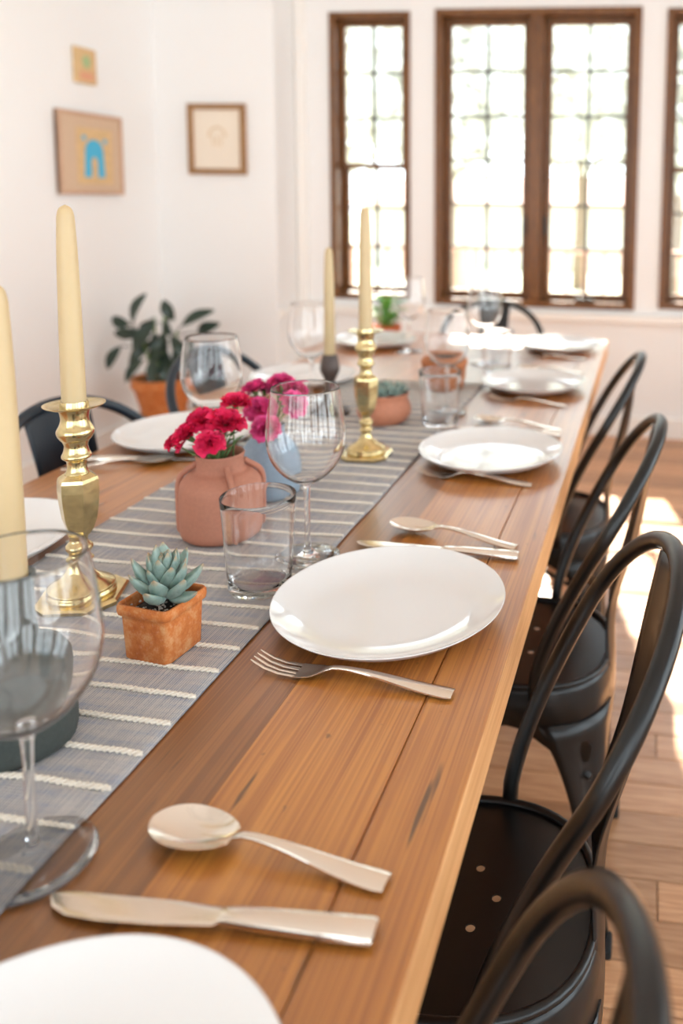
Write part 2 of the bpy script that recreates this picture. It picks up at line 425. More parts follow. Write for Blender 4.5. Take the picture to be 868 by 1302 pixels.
def plain_window(n, axis, fix, a0, a1, z0, z1, back):
    win = bpy.data.objects.new('window_%d' % n, None); C.objects.link(win); tag(win, kind='structure')
    def bx(nm, u0, u1, v0, v1, w0, w1, m, p=win):
        if axis == 'y': return box(nm, fix + w0, fix + w1, u0, u1, v0, v1, m, p)
        return box(nm, u0, u1, fix + w0, fix + w1, v0, v1, m, p)
    bm = bmesh.new()
    def ab(u0, u1, v0, v1):
        if axis == 'y': add_box(bm, fix, fix + .1 * back, u0, u1, v0, v1) if back > 0 else add_box(bm, fix - .1, fix, u0, u1, v0, v1)
        else: add_box(bm, u0, u1, fix, fix + .1, v0, v1) if back > 0 else add_box(bm, u0, u1, fix - .1, fix, v0, v1)
    t = .05; ab(a0, a0 + t, z0, z1); ab(a1 - t, a1, z0, z1); ab(a0 + t, a1 - t, z0, z0 + t); ab(a0 + t, a1 - t, z1 - t, z1)
    m = (a0 + a1) / 2; ab(m - .03, m + .03, z0 + t, z1 - t)
    for k in (1, 2): z = z0 + (z1 - z0) * k / 3; ab(a0 + t, a1 - t, z - .012, z + .012)
    obj('window_frame', bm, MT['frame'], win)
    bx('pane', a0 + t, a1 - t, z0 + t, z1 - t, .05 * back, .051 * back, MT['pane'])
for i, h in enumerate(RH):
    plain_window(4 + i, 'y', XR, h[0], h[1], h[2], h[3], 1)
    portal('window_portal', (XR + .22, (h[0] + h[1]) / 2, (h[2] + h[3]) / 2), (0, pi / 2, 0), h[3] - h[2], h[1] - h[0])
for i, h in enumerate(FH):
    plain_window(8 + i, 'x', YF, h[0], h[1], h[2], h[3], -1)
    portal('window_portal', ((h[0] + h[1]) / 2, YF - .22, (h[2] + h[3]) / 2), (pi / 2, 0, 0), h[1] - h[0], h[3] - h[2])

# floor: boards run along x
floor = tag(box('floor', XL, XR, YF, YW, -.06, -.012, MT['subfloor']), kind='structure')
BWID = .083
board_meshes = {}
def board_mesh(L):
    k = round(L, 2)
    if k not in board_meshes:
        bm = bmesh.new(); add_box(bm, 0, k - .002, 0, BWID - .0018, -.012, 0, .0009)
        me = bpy.data.meshes.new('floor_board'); bm.to_mesh(me); bm.free(); me.materials.append(MT['floor']); board_meshes[k] = me
    return board_meshes[k]
y = YW - BWID; row = 0
rb = random.Random(3)
while y > -.75:
    x = XL; cuts = [XL]
    while cuts[-1] < XR - 1.0: cuts.append(round(cuts[-1] + rb.choice((.9, 1.1, 1.3, 1.5, 1.7, 1.9)), 2))
    cuts[-1] = XR if XR - cuts[-1] < .35 else cuts[-1]
    if cuts[-1] < XR: cuts.append(XR)
    for a, b_ in zip(cuts[:-1], cuts[1:]):
        q = link('floor_board', board_mesh(b_ - a), None, floor); q.location = (a, y, 0)
    y -= BWID; row += 1
rest = box('floor_boarding', XL, XR, YF, y + BWID, -.012, 0, MT['floor'], floor); rest['kind'] = 'stuff'

# ------------------------------------------------------------------ outside, seen through the windows
tag(box('deck', -8, 5, YW + .25, 9.2, -.35, -.25, MT['deck']), kind='structure')
tag(box('ground', -60, 60, 9.2, 90, -1.0, -.9, simple('dry_lawn', 'b9b79c', .9, var=.1, bscale=1)), kind='structure')
rail = thing('deck_railing', 'cedar deck railing with vertical pickets outside the windows', 'railing', (0, 8.6, -.25))
box('top_rail', -6, 4, -.05, .05, .92, .97, MT['picket'], rail, .005); box('bottom_rail', -6, 4, -.025, .025, .10, .15, MT['picket'], rail, .004)
bm = bmesh.new(); add_box(bm, -.045, .045, -.045, .045, 0, 1.0, .005); pm = bpy.data.meshes.new('post'); bm.to_mesh(pm); bm.free(); pm.materials.append(MT['picket'])
bm = bmesh.new(); add_box(bm, -.03, .03, .026, .046, .04, .92, .003); pk = bpy.data.meshes.new('picket'); bm.to_mesh(pk); bm.free(); pk.materials.append(MT['picket'])
for k in range(6): q = link('post', pm, None, rail); q.location = (-6 + 2 * k, 0, 0)
for k in range(50): q = link('picket', pk, None, rail); q.location = (-5.88 + .2 * k, 0, 0)
hs = thing('garden_house', 'pale low house with red brown roof beyond the deck railing', 'house', (-3.5, 26, -.9))
box('house_wall', -6, 6, 0, 5, 0, 1.9, MT['siding'], hs)
bm = bmesh.new(); v = [bm.verts.new(p) for p in ((-6.4, -.5, 1.9), (6.4, -.5, 1.9), (6.4, 5.5, 1.9), (-6.4, 5.5, 1.9), (-5, 2.5, 2.9), (5, 2.5, 2.9))]
for f in ((0, 1, 5, 4), (2, 3, 4, 5), (1, 2, 5), (3, 0, 4), (0, 3, 2, 1)): bm.faces.new([v[i] for i in f])
obj('roof', bm, MT['roof'], hs)
for x in (-4, -1.2, 2.2): wq = box('window', x, x + 1, -.04, .02, .7, 1.5, MT['trim'], hs); box('pane', x + .08, x + .92, -.05, -.04, .78, 1.42, MT['siding'], wq)
def tree(x, y, h, r, label, seed):
    rt = random.Random(seed); t = thing('tree', label, 'tree', (x, y, -.9), 0, None)
    tb = tube_bm([(0, 0, 0), (.05, 0, h * .3), (-.05, .05, h * .6), (0, 0, h * .85)], lambda s: .16 * (1 - s * .8), 8)
    for k in range(9):
        a = k * 2.4; z = h * (.35 + .05 * k); tube_bm([(0, 0, z), (r * .5 * cos(a), r * .5 * sin(a), z + h * .15), (r * .85 * cos(a), r * .85 * sin(a), z + h * .26)], lambda s: .06 * (1 - s * .8), 5, tb)
    obj('trunk', tb, MT['bark'], t, True)
    bm = bmesh.new()
    for k in range(2400):
        d = Vector((rt.gauss(0, 1), rt.gauss(0, 1), rt.gauss(0, 1))).normalized() * (rt.random() ** .5)
        c = Vector((d.x * r, d.y * r, h * .68 + d.z * h * .33)); s = .17 * rt.uniform(.6, 1.3)
        e1 = Vector((rt.uniform(-1, 1), rt.uniform(-1, 1), rt.uniform(-1, 1))).normalized(); e2 = e1.orthogonal()
        bm.faces.new([bm.verts.new(c + s * q) for q in (-e1, -e2 * .5, e1, e2 * .5)])
    q = obj('foliage', bm, MT['treeleaf'], t); q['kind'] = 'stuff'
tree(-3.7, 14.5, 6.6, 1.6, 'broad tree outside between the narrow and the wide window', 4)
tree(.4, 14.5, 6.4, 1.7, 'round crowned tree outside behind the right window casement', 5)
tree(-7.6, 17.5, 6.6, 2.2, 'thin leafed tree outside the narrow left window', 1)
tree(-1.7, 19.2, 7.6, 2.3, 'tree with grey green leaves outside the wide central window', 2)
tree(3.7, 18.5, 5.6, 1.7, 'slim tree outside the window at right edge', 3)

# ------------------------------------------------------------------ dining table
XT0, XT1, YT0, YT1 = -1.030, -.138, -.62, 2.83
tb = thing('dining_table', 'long wooden dining table of reddish fir boards set for a meal', 'table', (0, 0, 0))
seams = [-.138, -.206, -.340, -.452, -.575, -.700, -.815, -.925, -1.030]
TH = .056
for k, (a, b_) in enumerate(zip(seams[1:], seams[:-1])):
    bm = bmesh.new()
    add_box(bm, a, b_, YT0, YT1, T - TH, T, .00035 if k else .0035, 2)
    ob_ = obj('table_board', bm, [MT['table_dark'] if k in (2, 3) else MT['table'], MT['table_edge']], tb)
    if k == 0:
        for p_ in ob_.data.polygons:
            if p_.normal.x > .8: p_.material_index = 1
        ob_['label'] = 'narrow outer board with a pale cut edge'
box('apron', -.93, -.24, YT1 - .16, YT1 - .13, T - .15, T - TH, MT['table_edge'], tb, .002)
box('apron', -.93, -.24, YT0 + .13, YT0 + .16, T - .15, T - TH, MT['table_edge'], tb, .002)
for x in (-.93, -.27): box('side_apron', x, x + .03, YT0 + .16, YT1 - .16, T - .15, T - TH, MT['table_edge'], tb, .002)
for x in (-.93, -.32):
    for y in (YT0 + .14, YT1 - .22): box('leg', x, x + .08, y, y + .08, 0, T - TH, MT['table_edge'], tb, .005)

# table runner with raised yarn stripes
RX0, RX1, RY0, RY1 = -.790, -.423, -.30, 2.06
def rz(x, y):
    return T + .0030 + .0011 * noise.noise(Vector((x * 9, y * 14, 0))) + .0006 * noise.noise(Vector((x * 30, y * 40, 3)))
def redge(y): return .0030 * noise.noise(Vector((0, y * 7, 9)))
rn = thing('table_runner', 'grey blue woven table runner with cream yarn stripes along the table', 'table runner', (0, 0, 0))
bm = bmesh.new(); nx, ny = 40, 260; G = [[None] * (ny + 1) for _ in range(nx + 1)]
for i in range(nx + 1):
    for j in range(ny + 1):
        u = i / nx; y = RY0 + (RY1 - RY0) * j / ny; x = RX0 + (RX1 - RX0) * u + redge(y) * (u if u > .5 else -(1 - u))
        G[i][j] = bm.verts.new((x, y, rz(x, y)))
for i in range(nx):
    for j in range(ny): bm.faces.new((G[i][j], G[i + 1][j], G[i + 1][j + 1], G[i][j + 1]))
cl = obj('woven_cloth', bm, MT['runner'], rn, True)
sm = cl.modifiers.new('thickness', 'SOLIDIFY'); sm.thickness = .0014; sm.offset = -1
y = .603 - .042 * 21; ys = []
while y < RY1 - .01: ys.append(y); y += .0422
for y0 in ys:
    bm = bmesh.new()
    for ph in (0, pi):
        pts = []
        n_ = 150
        for k in range(n_ + 1):
            x = RX0 + .002 + (RX1 - RX0 - .004) * k / n_
            wob = .0030 * noise.noise(Vector((x * 11, y0 * 5, 4))) + .0012 * noise.noise(Vector((x * 30, y0 * 9, 7)))
            yy = y0 + wob + .0023 * sin(x * 2 * pi / .012 + ph)
            pts.append((x, yy, rz(x, yy) + .0012 + .0007 * cos(x * 2 * pi / .012 + ph)))
        tube_bm(pts, .0015, 6, bm)
    obj('yarn_stripe', bm, MT['stripe'], rn, True)
RZ = T + .0042

# ------------------------------------------------------------------ plates
def plate_mesh():
    p = smooth_prof([(.0001, .0050), (.045, .0050), (.078, .0060), (.100, .0095), (.120, .0170), (.1335, .0245)], 5)
    p += [(.1348, .0253), (.1352, .0246)]
    q = smooth_prof([(.1352, .0246), (.120, .0128), (.100, .0055), (.078, .0022), (.062, .0015)], 4)[1:]
    p += q + [(.058, 0), (.054, 0), (.052, .0012), (.0001, .0015)]
    bm = lathe_bm(p, 96); me = bpy.data.meshes.new('dinner_plate'); bmesh.ops.recalc_face_normals(bm, faces=bm.faces); bm.to_mesh(me); bm.free()
    for f in me.polygons: f.use_smooth = True
    me.materials.append(MT['porcelain']); return me
PM = plate_mesh()
plates = [(-.290, .293, 'white coupe dinner plate cut off by the bottom edge of the photo'),
          (-.290, .877, 'large white dinner plate in sharp focus behind the fork, right side of table'),
          (-.286, 1.461, 'white dinner plate second along the right side from the sharp one'),
          (-.290, 2.048, 'white dinner plate on the right side near the sunlit table end'),
          (-.290, 2.615, 'sunlit white dinner plate at the far right corner of the table'),
          (-.905, .945, 'white dinner plate behind the tall brass candlestick, left table edge'),
          (-.900, 1.465, 'white dinner plate behind the pink vase flowers, left side'),
          (-.890, 1.985, 'white dinner plate on the left side beside the dark candle holder'),
          (-.893, 2.555, 'white dinner plate partly in sun at the far left table corner')]
for x, y, lb in plates:
    q = link('dinner_plate', PM); q.location = (x, y, T + .0004); tag(q, lb, 'plate', 'dinner plates on the table')

# ------------------------------------------------------------------ cutlery  (local x: handle end -> tip)
def handle_st(L0, L1, wend, wneck, z_end, z_mid, z_neck, th):
    st = []
    for k in range(17):
        s = k / 16; x = L0 + (L1 - L0) * s
        e = min(1, s / .02) ** .5 if s < .02 else 1
        hw = (wend + (wneck - wend) * (3 * s * s - 2 * s ** 3) ) * (.92 + .08 * e)
        arch = z_end + (z_mid - z_end) * sin(pi * min(1, s / .9) * .5) ** 2 if s < .9 else z_mid
        z = arch if s < .9 else z_mid + (z_neck - z_mid) * ((s - .9) / .1) ** 2
        st.append((x, hw, z, -.0008 * (1 - s), th * (.75 + .7 * s * (1 - s) * 2 + .2 * s), 0))
    return st
def fork_bm():
    bm = bmesh.new()
    st = handle_st(0, .128, .0088, .0028, .0028, .0125, .0118, .0034)
    st += [(.136, .0045, .0095, .0, .0024, 0), (.143, .0085, .0070, .0006, .0020, 0), (.150, .0112, .0048, .0012, .0018, 0), (.160, .0122, .0034, .0014, .0017, 0), (.167, .0124, .0031, .0013, .0016, 0)]
    ribbon_bm(st, bm)
    for k in range(4):
        yc = (k - 1.5) * .0066; s0 = -.0013 * (1 - (yc / .0124) ** 2)
        ribbon_bm([(.166, .0024, .0031 + s0, 0, .0016, yc), (.185, .0019, .0036 + s0, 0, .0016, yc), (.200, .0017, .0065 + s0 * .5, 0, .0015, yc * .98), (.211, .0014, .0108, 0, .0012, yc * .96), (.2155, .0006, .0132, 0, .0006, yc * .95)], bm, 5)
    return bm
def spoon_bm():
    st = handle_st(0, .122, .0090, .0028, .0028, .0140, .0110, .0034)
    n_ = 26; Lb = .070
    for k in range(1, n_ + 1):
        s = .5 - .5 * cos(pi * k / n_); x = .122 + Lb * s
        w_ = .0208 * math.sqrt(max(0.0, 1 - (abs((s - .56) / (.44 if s > .56 else .60))) ** 2.0))
        w_ = max(w_, .0006 if s > .5 else .0032)
        rim = .0110 - .0012 * min(1, s * 2) + .0016 * s
        st.append((x, w_, rim, .0085 * max(0, sin(pi * min(1, max(0, s))) ) ** .8, .0014, 0))
    return ribbon_bm(st, None, 13)
def knife_bm():
    st = [(0, .0086, .0050, -.0006, .0060, 0), (.002, .0098, .0050, -.001, .0078, 0), (.04, .0094, .0055, -.001, .0075, 0), (.08, .0080, .0060, -.001, .0070, 0), (.104, .0068, .0062, -.0006, .0062, 0),
          (.107, .0062, .0062, 0, .0042, 0), (.110, .0076, .0060, 0, .0022, .001), (.15, .0096, .0052, 0, .0018, .0008), (.19, .0102, .0045, 0, .0015, .0006), (.215, .0092, .0040, 0, .0012, -.001), (.228, .0060, .0038, 0, .001, -.0035), (.2345, .0012, .0036, 0, .0007, -.0068)]
    return ribbon_bm(st, None, 9)
def mk(bm, nm):
    me = bpy.data.meshes.new(nm); bmesh.ops.recalc_face_normals(bm, faces=bm.faces); bm.to_mesh(me); bm.free()
    for f in me.polygons: f.use_smooth = True
    me.set_sharp_from_angle(angle=radians(50)); me.materials.append(MT['steel']); return me
FM, SM, KM = mk(fork_bm(), 'fork'), mk(spoon_bm(), 'spoon'), mk(knife_bm(), 'knife')
def lay(me, nm, end, tip, label, L, group, flip=False):
    q = link(nm, me); a = math.atan2(tip[1] - end[1], tip[0] - end[0]); d = math.hypot(tip[0] - end[0], tip[1] - end[1])
    q.location = (end[0], end[1], T + .0006); q.rotation_euler = (0, 0, a); s = min(1.05, max(.92, d / L)); q.scale = (s, s if not flip else -s, s)
    if flip: q.scale = (s, s, s)
    tag(q, label, nm, group)
lay(FM, 'fork', (-.179, .734), (-.394, .752), 'steel fork in sharp focus lying before the large white plate', .2155, 'forks')
lay(SM, 'spoon', (-.172, .510), (-.366, .533), 'large steel spoon in the foreground above the butter knife', .192, 'spoons')
lay(KM, 'knife', (-.166, .470), (-.398, .459), 'steel knife in the foreground between spoon and nearest plate', .2345, 'knives')
lay(SM, 'spoon', (-.173, 1.078), (-.369, 1.121), 'steel spoon lying just behind the sharply focused plate', .192, 'spoons')
lay(KM, 'knife', (-.165, 1.048), (-.399, 1.052), 'steel knife half hidden behind the sharply focused plate', .2345, 'knives')
lay(FM, 'fork', (-.188, 1.330), (-.400, 1.358), 'steel fork before the second white plate on the right', .2155, 'forks')
lay(SM, 'spoon', (-.176, 1.665), (-.372, 1.708), 'blurred steel spoon behind the second plate on the right', .192, 'spoons')
lay(KM, 'knife', (-.172, 1.634), (-.404, 1.638), 'blurred steel knife behind the second plate on the right', .2345, 'knives')
lay(FM, 'fork', (-.185, 1.870), (-.380, 1.912), 'blurred steel fork before the third plate on the right', .2155, 'forks')
lay(SM, 'spoon', (-.176, 2.24), (-.372, 2.262), 'blurred steel spoon behind the third plate on the right', .192, 'spoons')
lay(FM, 'fork', (-.185, 2.445), (-.390, 2.450), 'blurred steel fork before the far right corner plate', .2155, 'forks')
lay(KM, 'knife', (-1.015, 1.315), (-.790, 1.36), 'steel knife left of the brass candlestick beside the spoon, far side', .2345, 'knives')
lay(SM, 'spoon', (-1.015, 1.262), (-.848, 1.338), 'steel spoon right of the brass candlestick on bare wood, left side', .192, 'spoons')
lay(FM, 'fork', (-1.020, 1.110), (-.850, 1.105), 'steel fork at the left edge behind the nearest left plate', .2155, 'forks')
lay(FM, 'fork', (-1.015, 1.635), (-.81, 1.645), 'blurred steel fork behind the plate beyond the pink vase', .2155, 'forks')
lay(KM, 'knife', (-1.015, 1.83), (-.79, 1.84), 'blurred steel knife before the plate beside the dark candle holder', .2345, 'knives')

# ------------------------------------------------------------------ glasses
def wine_glass():
    t = thing('wine_glass', '', 'wine glass', (0, 0, 0))
    # one continuous outer/inner surface, split in foot+stem and bowl that meet at the neck
    out = smooth_prof([(.0040, .086), (.0060, .0905), (.0160, .0955), (.0330, .110), (.0460, .131), (.0512, .155), (.0505, .180), (.0475, .208), (.0438, .2340)], 6)
    inn = smooth_prof([(.0430, .2340), (.0466, .208), (.0496, .180), (.0503, .155), (.0450, .132), (.0318, .1115), (.0150, .0985), (.0001, .0955)], 6)
    zf = lambda L: [(r, .234 - (.234 - z) * .922) for r, z in L]
    out, inn = zf(out), zf(inn)
    prof = [(.0001, .0975)] + out + [(.0434, .2346)] + inn
    foot = [(.0001, .0004), (.0300, .0004), (.0415, .0006), (.0420, .0013), (.0414, .0020)] + smooth_prof([(.0300, .0030), (.0160, .0050), (.0075, .0085), (.0046, .016), (.0036, .032), (.0036, .070), (.0041, .091), (.0050, .0986)], 4) + [(.0001, .0986)]
    bm = lathe_bm(prof, 64); obj('bowl', bm, MT['glass'], t, True)
    bm = lathe_bm(foot, 48); obj('stem', bm, MT['glass'], t, True, sharp=60)
    return t
wg = wine_glass()
wgs = [(-.434, .492, T + .002, 'large clear wine glass in the left foreground above the nearest plate'),
       (-.446, 1.000, RZ, 'clear wine glass in focus before the grey blue vase'),
       (-.765, 1.325, RZ, 'empty wine glass left of the flowers before the corner plant'),
       (-.447, 1.760, RZ, 'clear wine glass before the orange brown pot'),
       (-.752, 2.466, T + .001, 'blurred wine glass right of the brass candle near the table end'),
       (-.479, 2.330, T + .001, 'blurred wine glass glinting before the wide window at far end'),
       (-.785, 1.795, RZ, 'blurred wine glass left of the thin candle in dark holder')]
for i, (x, y, z, lb) in enumerate(wgs):
    q = wg if i == 0 else dup(wg, (0, 0, 0)); q.location = (x, y, z); tag(q, lb, 'wine glass', 'wine glasses on the table')
def tumbler_mesh():
    p = [(.0001, .0004), (.033, .0004), (.0362, .0014), (.0375, .004), (.0400, .045), (.0425, .085), (.0450, .1186), (.0446, .1194), (.0438, .1188), (.0412, .085), (.0386, .045), (.0358, .014), (.0335, .0105), (.0280, .0090), (.0001, .0082)]
    wo = lambda z: .0374 + (.0450 - .0374) * (z - .004) / .1145
    zs = [.004 + .1145 * k / 12 for k in range(13)]
    p = [(.0001, .0004), (.033, .0004), (.0358, .0010), (.0369, .0024)] + [(wo(z), z) for z in zs] + [(.0447, .1192), (.0440, .1192)] + [(wo(z) - .0013, z) for z in zs[::-1] if z > .016] + [(.0352, .0125), (.0330, .0100), (.0280, .0090), (.0140, .0084), (.0001, .0082)]
    bm = lathe_bm(p, 72); bmesh.ops.recalc_face_normals(bm, faces=bm.faces); me = bpy.data.meshes.new('tumbler'); bm.to_mesh(me); bm.free()
    for f in me.polygons: f.use_smooth = True
    me.set_sharp_from_angle(angle=radians(50)); me.materials.append(MT['glass']); me.materials.append(MT['glass'])
    for f in me.polygons:
        if f.center.z < .0155: f.material_index = 1
    return me
TM = tumbler_mesh()
for x, y, lb in [(-.468, .908, 'clear straight sided water tumbler right of the pink vase'), (-.436, 1.655, 'blurred water tumbler in front of the orange brown pot'),
                 (-.432, .395, 'water tumbler cut off by the left edge beside the foreground wine glass'), (-.42, 2.22, 'blurred water tumbler near the sunlit far end of the runner')]:
    q = link('tumbler', TM); q.location = (x, y, RZ if y < 2.1 else T + .0008); tag(q, lb, 'tumbler', 'water tumblers')

# ------------------------------------------------------------------ candlesticks and candles
def brass_stick(loc, rot, label):
    t = thing('brass_candlestick', label, 'candlestick', loc, rot, 'brass candlesticks')
    bm = bmesh.new()   # base plate: square with clipped corners, stepped
    def oct_(r, c):
        return [(r, -c), (r, c), (c, r), (-c, r), (-r, c), (-r, -c), (-c, -r), (c, -r)]
    levels = [(.0440, .026, 0), (.0445, .0265, .0045), (.0420, .025, .0068), (.0400, .023, .0072)]
    rings = [[bm.verts.new((x, y, z)) for x, y in oct_(r, c)] for r, c, z in levels]
    bm.faces.new(rings[0][::-1]); bm.faces.new(rings[-1])
    for a, b_ in zip(rings[:-1], rings[1:]):
        for k in range(8): bm.faces.new((a[k], a[(k + 1) % 8], b_[(k + 1) % 8], b_[k]))
    obj('base', bm, MT['brass'], t)
    low = smooth_prof([(.0355, .0068), (.0365, .0100), (.0345, .0140), (.0350, .0165), (.0300, .0200), (.0200, .0260), (.0125, .0340), (.0095, .0430), (.0100, .0470), (.0135, .0500), (.0100, .0535), (.0095, .0570), (.0128, .0615), (.0128, .0660), (.0085, .0705), (.0080, .0750), (.0095, .0800)], 4)
    bm = lathe_bm([(.0001, .0068)] + low + [(.0001, .0800)], 40); obj('foot', bm, MT['brass'], t, True)
    def hexf(i, a):
        k = (a % (pi / 3)) - pi / 6; return cos(pi / 6) / cos(k)
    hp = [(.0001, .0790), (.0105, .0790), (.0150, .0860), (.0195, .1000), (.0222, .1200), (.0230, .1350), (.0226, .1460), (.0215, .1500), (.0125, .1560), (.0001, .1560)]
    bm = lathe_bm(hp, 6); obj('hexagonal_body', bm, MT['brass'], t)
    up = smooth_prof([(.0135, .1545), (.0108, .1610), (.0110, .1700), (.0150, .1735), (.0160, .1765), (.0140, .1810), (.0125, .1880), (.0145, .1945), (.0165, .1965), (.0195, .2020), (.0200, .2070), (.0170, .2130), (.0150, .2200), (.0158, .2280), (.0175, .2330)], 4)
    bm = lathe_bm([(.0001, .1545)] + up + [(.0001, .2330)], 40); obj('cup', bm, MT['brass'], t, True)
    pan = [(.0001, .2325), (.0175, .2325), (.0270, .2350), (.0325, .2375), (.0330, .2385), (.0322, .2388), (.0260, .2368), (.0155, .2358), (.0142, .2420), (.0136, .2420), (.0136, .2365), (.0001, .2360)]
    bm = lathe_bm(pan, 48); obj('drip_pan', bm, MT['brass'], t, True, sharp=45)
    return t
brass_stick((-.664, .850, RZ), radians(20), 'tall brass candlestick nearest the camera beside the square succulent pot')
brass_stick((-.519, 1.430, RZ), radians(5), 'brass candlestick in front of the round terracotta pot')
def candle(loc, h, r, label, lean=(0, 0)):
    p = [(.0001, 0), (r * .98, 0), (r, .002)] + smooth_prof([(r, .004), (r * .97, h * .3), (r * .86, h * .7), (r * .74, h * .90), (r * .66, h * .955), (r * .45, h * .985), (.0001, h)], 4)
    q = obj('taper_candle', lathe_bm(p, 32), MT['wax'], None, True, sharp=60, loc=loc)
    tag(q, label, 'candle', 'ivory taper candles')
candle((-.664, .850, RZ + .2368), .234, .0130, 'ivory taper candle in the tall near brass candlestick')
candle((-.519, 1.430, RZ + .2368), .230, .0125, 'ivory taper candle in the farther brass candlestick')
candle((-.700, 1.700, RZ + .128), .246, .0125, 'slender ivory taper candle in the dark wooden holder')
candle((-.540, .605, RZ + .147), .262, .0128, 'thick looking ivory taper candle at the left edge of the photo')
dk = thing('dark_candle_holder', 'dark brown turned wooden candle holder left of the far brass candlestick', 'candle holder', (-.700, 1.700, RZ))
p = [(.0001, 0), (.038, 0), (.042, .003), (.042, .008), (.034, .014), (.018, .022), (.011, .034), (.009, .052), (.010, .070), (.014, .082), (.0205, .096), (.0215, .106), (.0190, .120), (.0155, .134), (.0135, .134), (.0130, .1295), (.0001, .129)]
obj('turned_body', lathe_bm(smooth_prof(p, 2), 40), MT['darkwood'], dk, True)
ch = thing('charcoal_candle_bottle', 'charcoal stoneware bottle holding the leftmost candle', 'candle holder', (-.540, .605, RZ))
p = [(.0001, 0), (.040, 0), (.0440, .003), (.0455, .010), (.0455, .062), (.0440, .074), (.0380, .084), (.0260, .090), (.0190, .098), (.0165, .115), (.0165, .140), (.0185, .155), (.0170, .156), (.0138, .154), (.0136, .1478), (.0001, .1475)]
obj('bottle', lathe_bm(p, 48), MT['charcoal'], ch, True, sharp=50)

# ------------------------------------------------------------------ succulents
def succ_leaf(L, W, th, curl):
    """fat pointed leaf along +x, curling up"""
    bm = bmesh.new(); n_, m = 10, 10; rings = []; lay_ = bm.verts.layers.float.new('tip')
    for i in range(n_ + 1):
        s = i / n_; ww = W * (.35 + .65 * sin(pi * min(1, s * .95) ** .75)) * (1 - s ** 6) ** .6 + .0002
        tt = th * (.5 + .5 * sin(pi * s ** .8)) * (1 - s ** 5) ** .6 + .0001
        x = L * s * cos(curl * s * .5); z = L * s * sin(curl * s * .5)
        ring = []
        for k in range(m):
            a = 2 * pi * k / m; v = bm.verts.new((x, ww * cos(a), z + tt * (sin(a) * (.5 if sin(a) > 0 else 1.0)))); v[lay_] = s; ring.append(v)
        rings.append(ring)
    for a, b_ in zip(rings[:-1], rings[1:]):
        for k in range(m): bm.faces.new((a[k], a[(k + 1) % m], b_[(k + 1) % m], b_[k]))
    bm.faces.new(rings[0][::-1]); bm.faces.new(rings[-1])
    bmesh.ops.recalc_face_normals(bm, faces=bm.faces)
    me = bpy.data.meshes.new('leaf'); bm.to_mesh(me); bm.free()
    for f in me.polygons: f.use_smooth = True
    me.materials.append(MT['succulent']); return me
LM = [succ_leaf(.038, .0080, .0058, .5), succ_leaf(.032, .0080, .0058, .35), succ_leaf(.024, .0066, .0050, .2)]
def rosette(parent, c, n_leaves, tilt=(0, 0), scale=1.0, seed=1):
    rr = random.Random(seed)
    for i in range(n_leaves):
        f = i / (n_leaves - 1); az = i * 2.39996 + rr.uniform(-.2, .2); el = radians(12 + 70 * f + rr.uniform(-6, 6))
        me = LM[0] if f < .45 else (LM[1] if f < .8 else LM[2])
        q = link('leaf', me, None, parent)
        base = Vector(c) + Vector((cos(az) * .006 * (1 - f), sin(az) * .006 * (1 - f), .004 + .016 * f)) * scale
        R = Matrix.Rotation(tilt[0], 4, 'X') @ Matrix.Rotation(tilt[1], 4, 'Y') @ Matrix.Rotation(az, 4, 'Z') @ Matrix.Rotation(-el, 4, 'Y')
        q.matrix_local = Matrix.Translation(base) @ R @ Matrix.Scale(scale * rr.uniform(.88, 1.12), 4)
def sq_ring(h, r, z, n_=5):
    pts = []
    for cx, cy_, a0 in ((h - r, h - r, 0), (-(h - r), h - r, pi / 2), (-(h - r), -(h - r), pi), (h - r, -(h - r), 1.5 * pi)):
        for k in range(n_): a = a0 + pi / 2 * k / (n_ - 1); pts.append((cx + r * cos(a), cy_ + r * sin(a), z))
    return pts
def ringloft(levels, cap0=True, cap1=True):
    bm = bmesh.new(); rings = [[bm.verts.new(p) for p in L] for L in levels]; n_ = len(rings[0])
    for a, b_ in zip(rings[:-1], rings[1:]):
        for k in range(n_): bm.faces.new((a[k], a[(k + 1) % n_], b_[(k + 1) % n_], b_[k]))
    if cap0: bm.faces.new(rings[0][::-1])
    if cap1: bm.faces.new(rings[-1])
    return bm
sp = thing('potted_succulent', 'blue green succulent in a square weathered terracotta pot on the runner', 'potted plant', (-.503, .762, RZ), radians(-8)); sp.scale = (.97, .97, 1.10)
lv = [sq_ring(.0270, .006, 0), sq_ring(.0285, .007, .0015), sq_ring(.0302, .007, .040), sq_ring(.0304, .007, .0435), sq_ring(.0335, .008, .0455), sq_ring(.0342, .008, .049), sq_ring(.0340, .008, .0535), sq_ring(.0325, .007, .0555), sq_ring(.0300, .006, .0552), sq_ring(.0288, .006, .053), sq_ring(.0275, .005, .046), sq_ring(.0268, .005, .044)]
obj('pot', ringloft(lv, True, True), MT['terracotta'], sp, True, sharp=55)
bm = lathe_bm([(.0001, .050), (.018, .0495), (.030, .0475), (.030, .046), (.0001, .046)], 4); bmesh.ops.rotate(bm, verts=bm.verts, cent=(0, 0, 0), matrix=Matrix.Rotation(pi / 4, 3, 'Z'))
obj('soil', bm, MT['soil'], sp)
rr = random.Random(5); bm = bmesh.new()
for k in range(90):
    a, b_ = rr.uniform(-.024, .024), rr.uniform(-.024, .024)
    m_ = Matrix.Translation((a, b_, .0505)) @ Matrix.Diagonal((rr.uniform(.0008, .002), rr.uniform(.0008, .002), rr.uniform(.0006, .0014), 1))
    bmesh.ops.create_icosphere(bm, subdivisions=1, radius=1, matrix=m_)
q = obj('gravel', bm, MT['pebble'], sp); q['kind'] = 'stuff'
rosette(sp, (.004, .0, .052), 34, (radians(6), radians(6)), 1.12, 4)
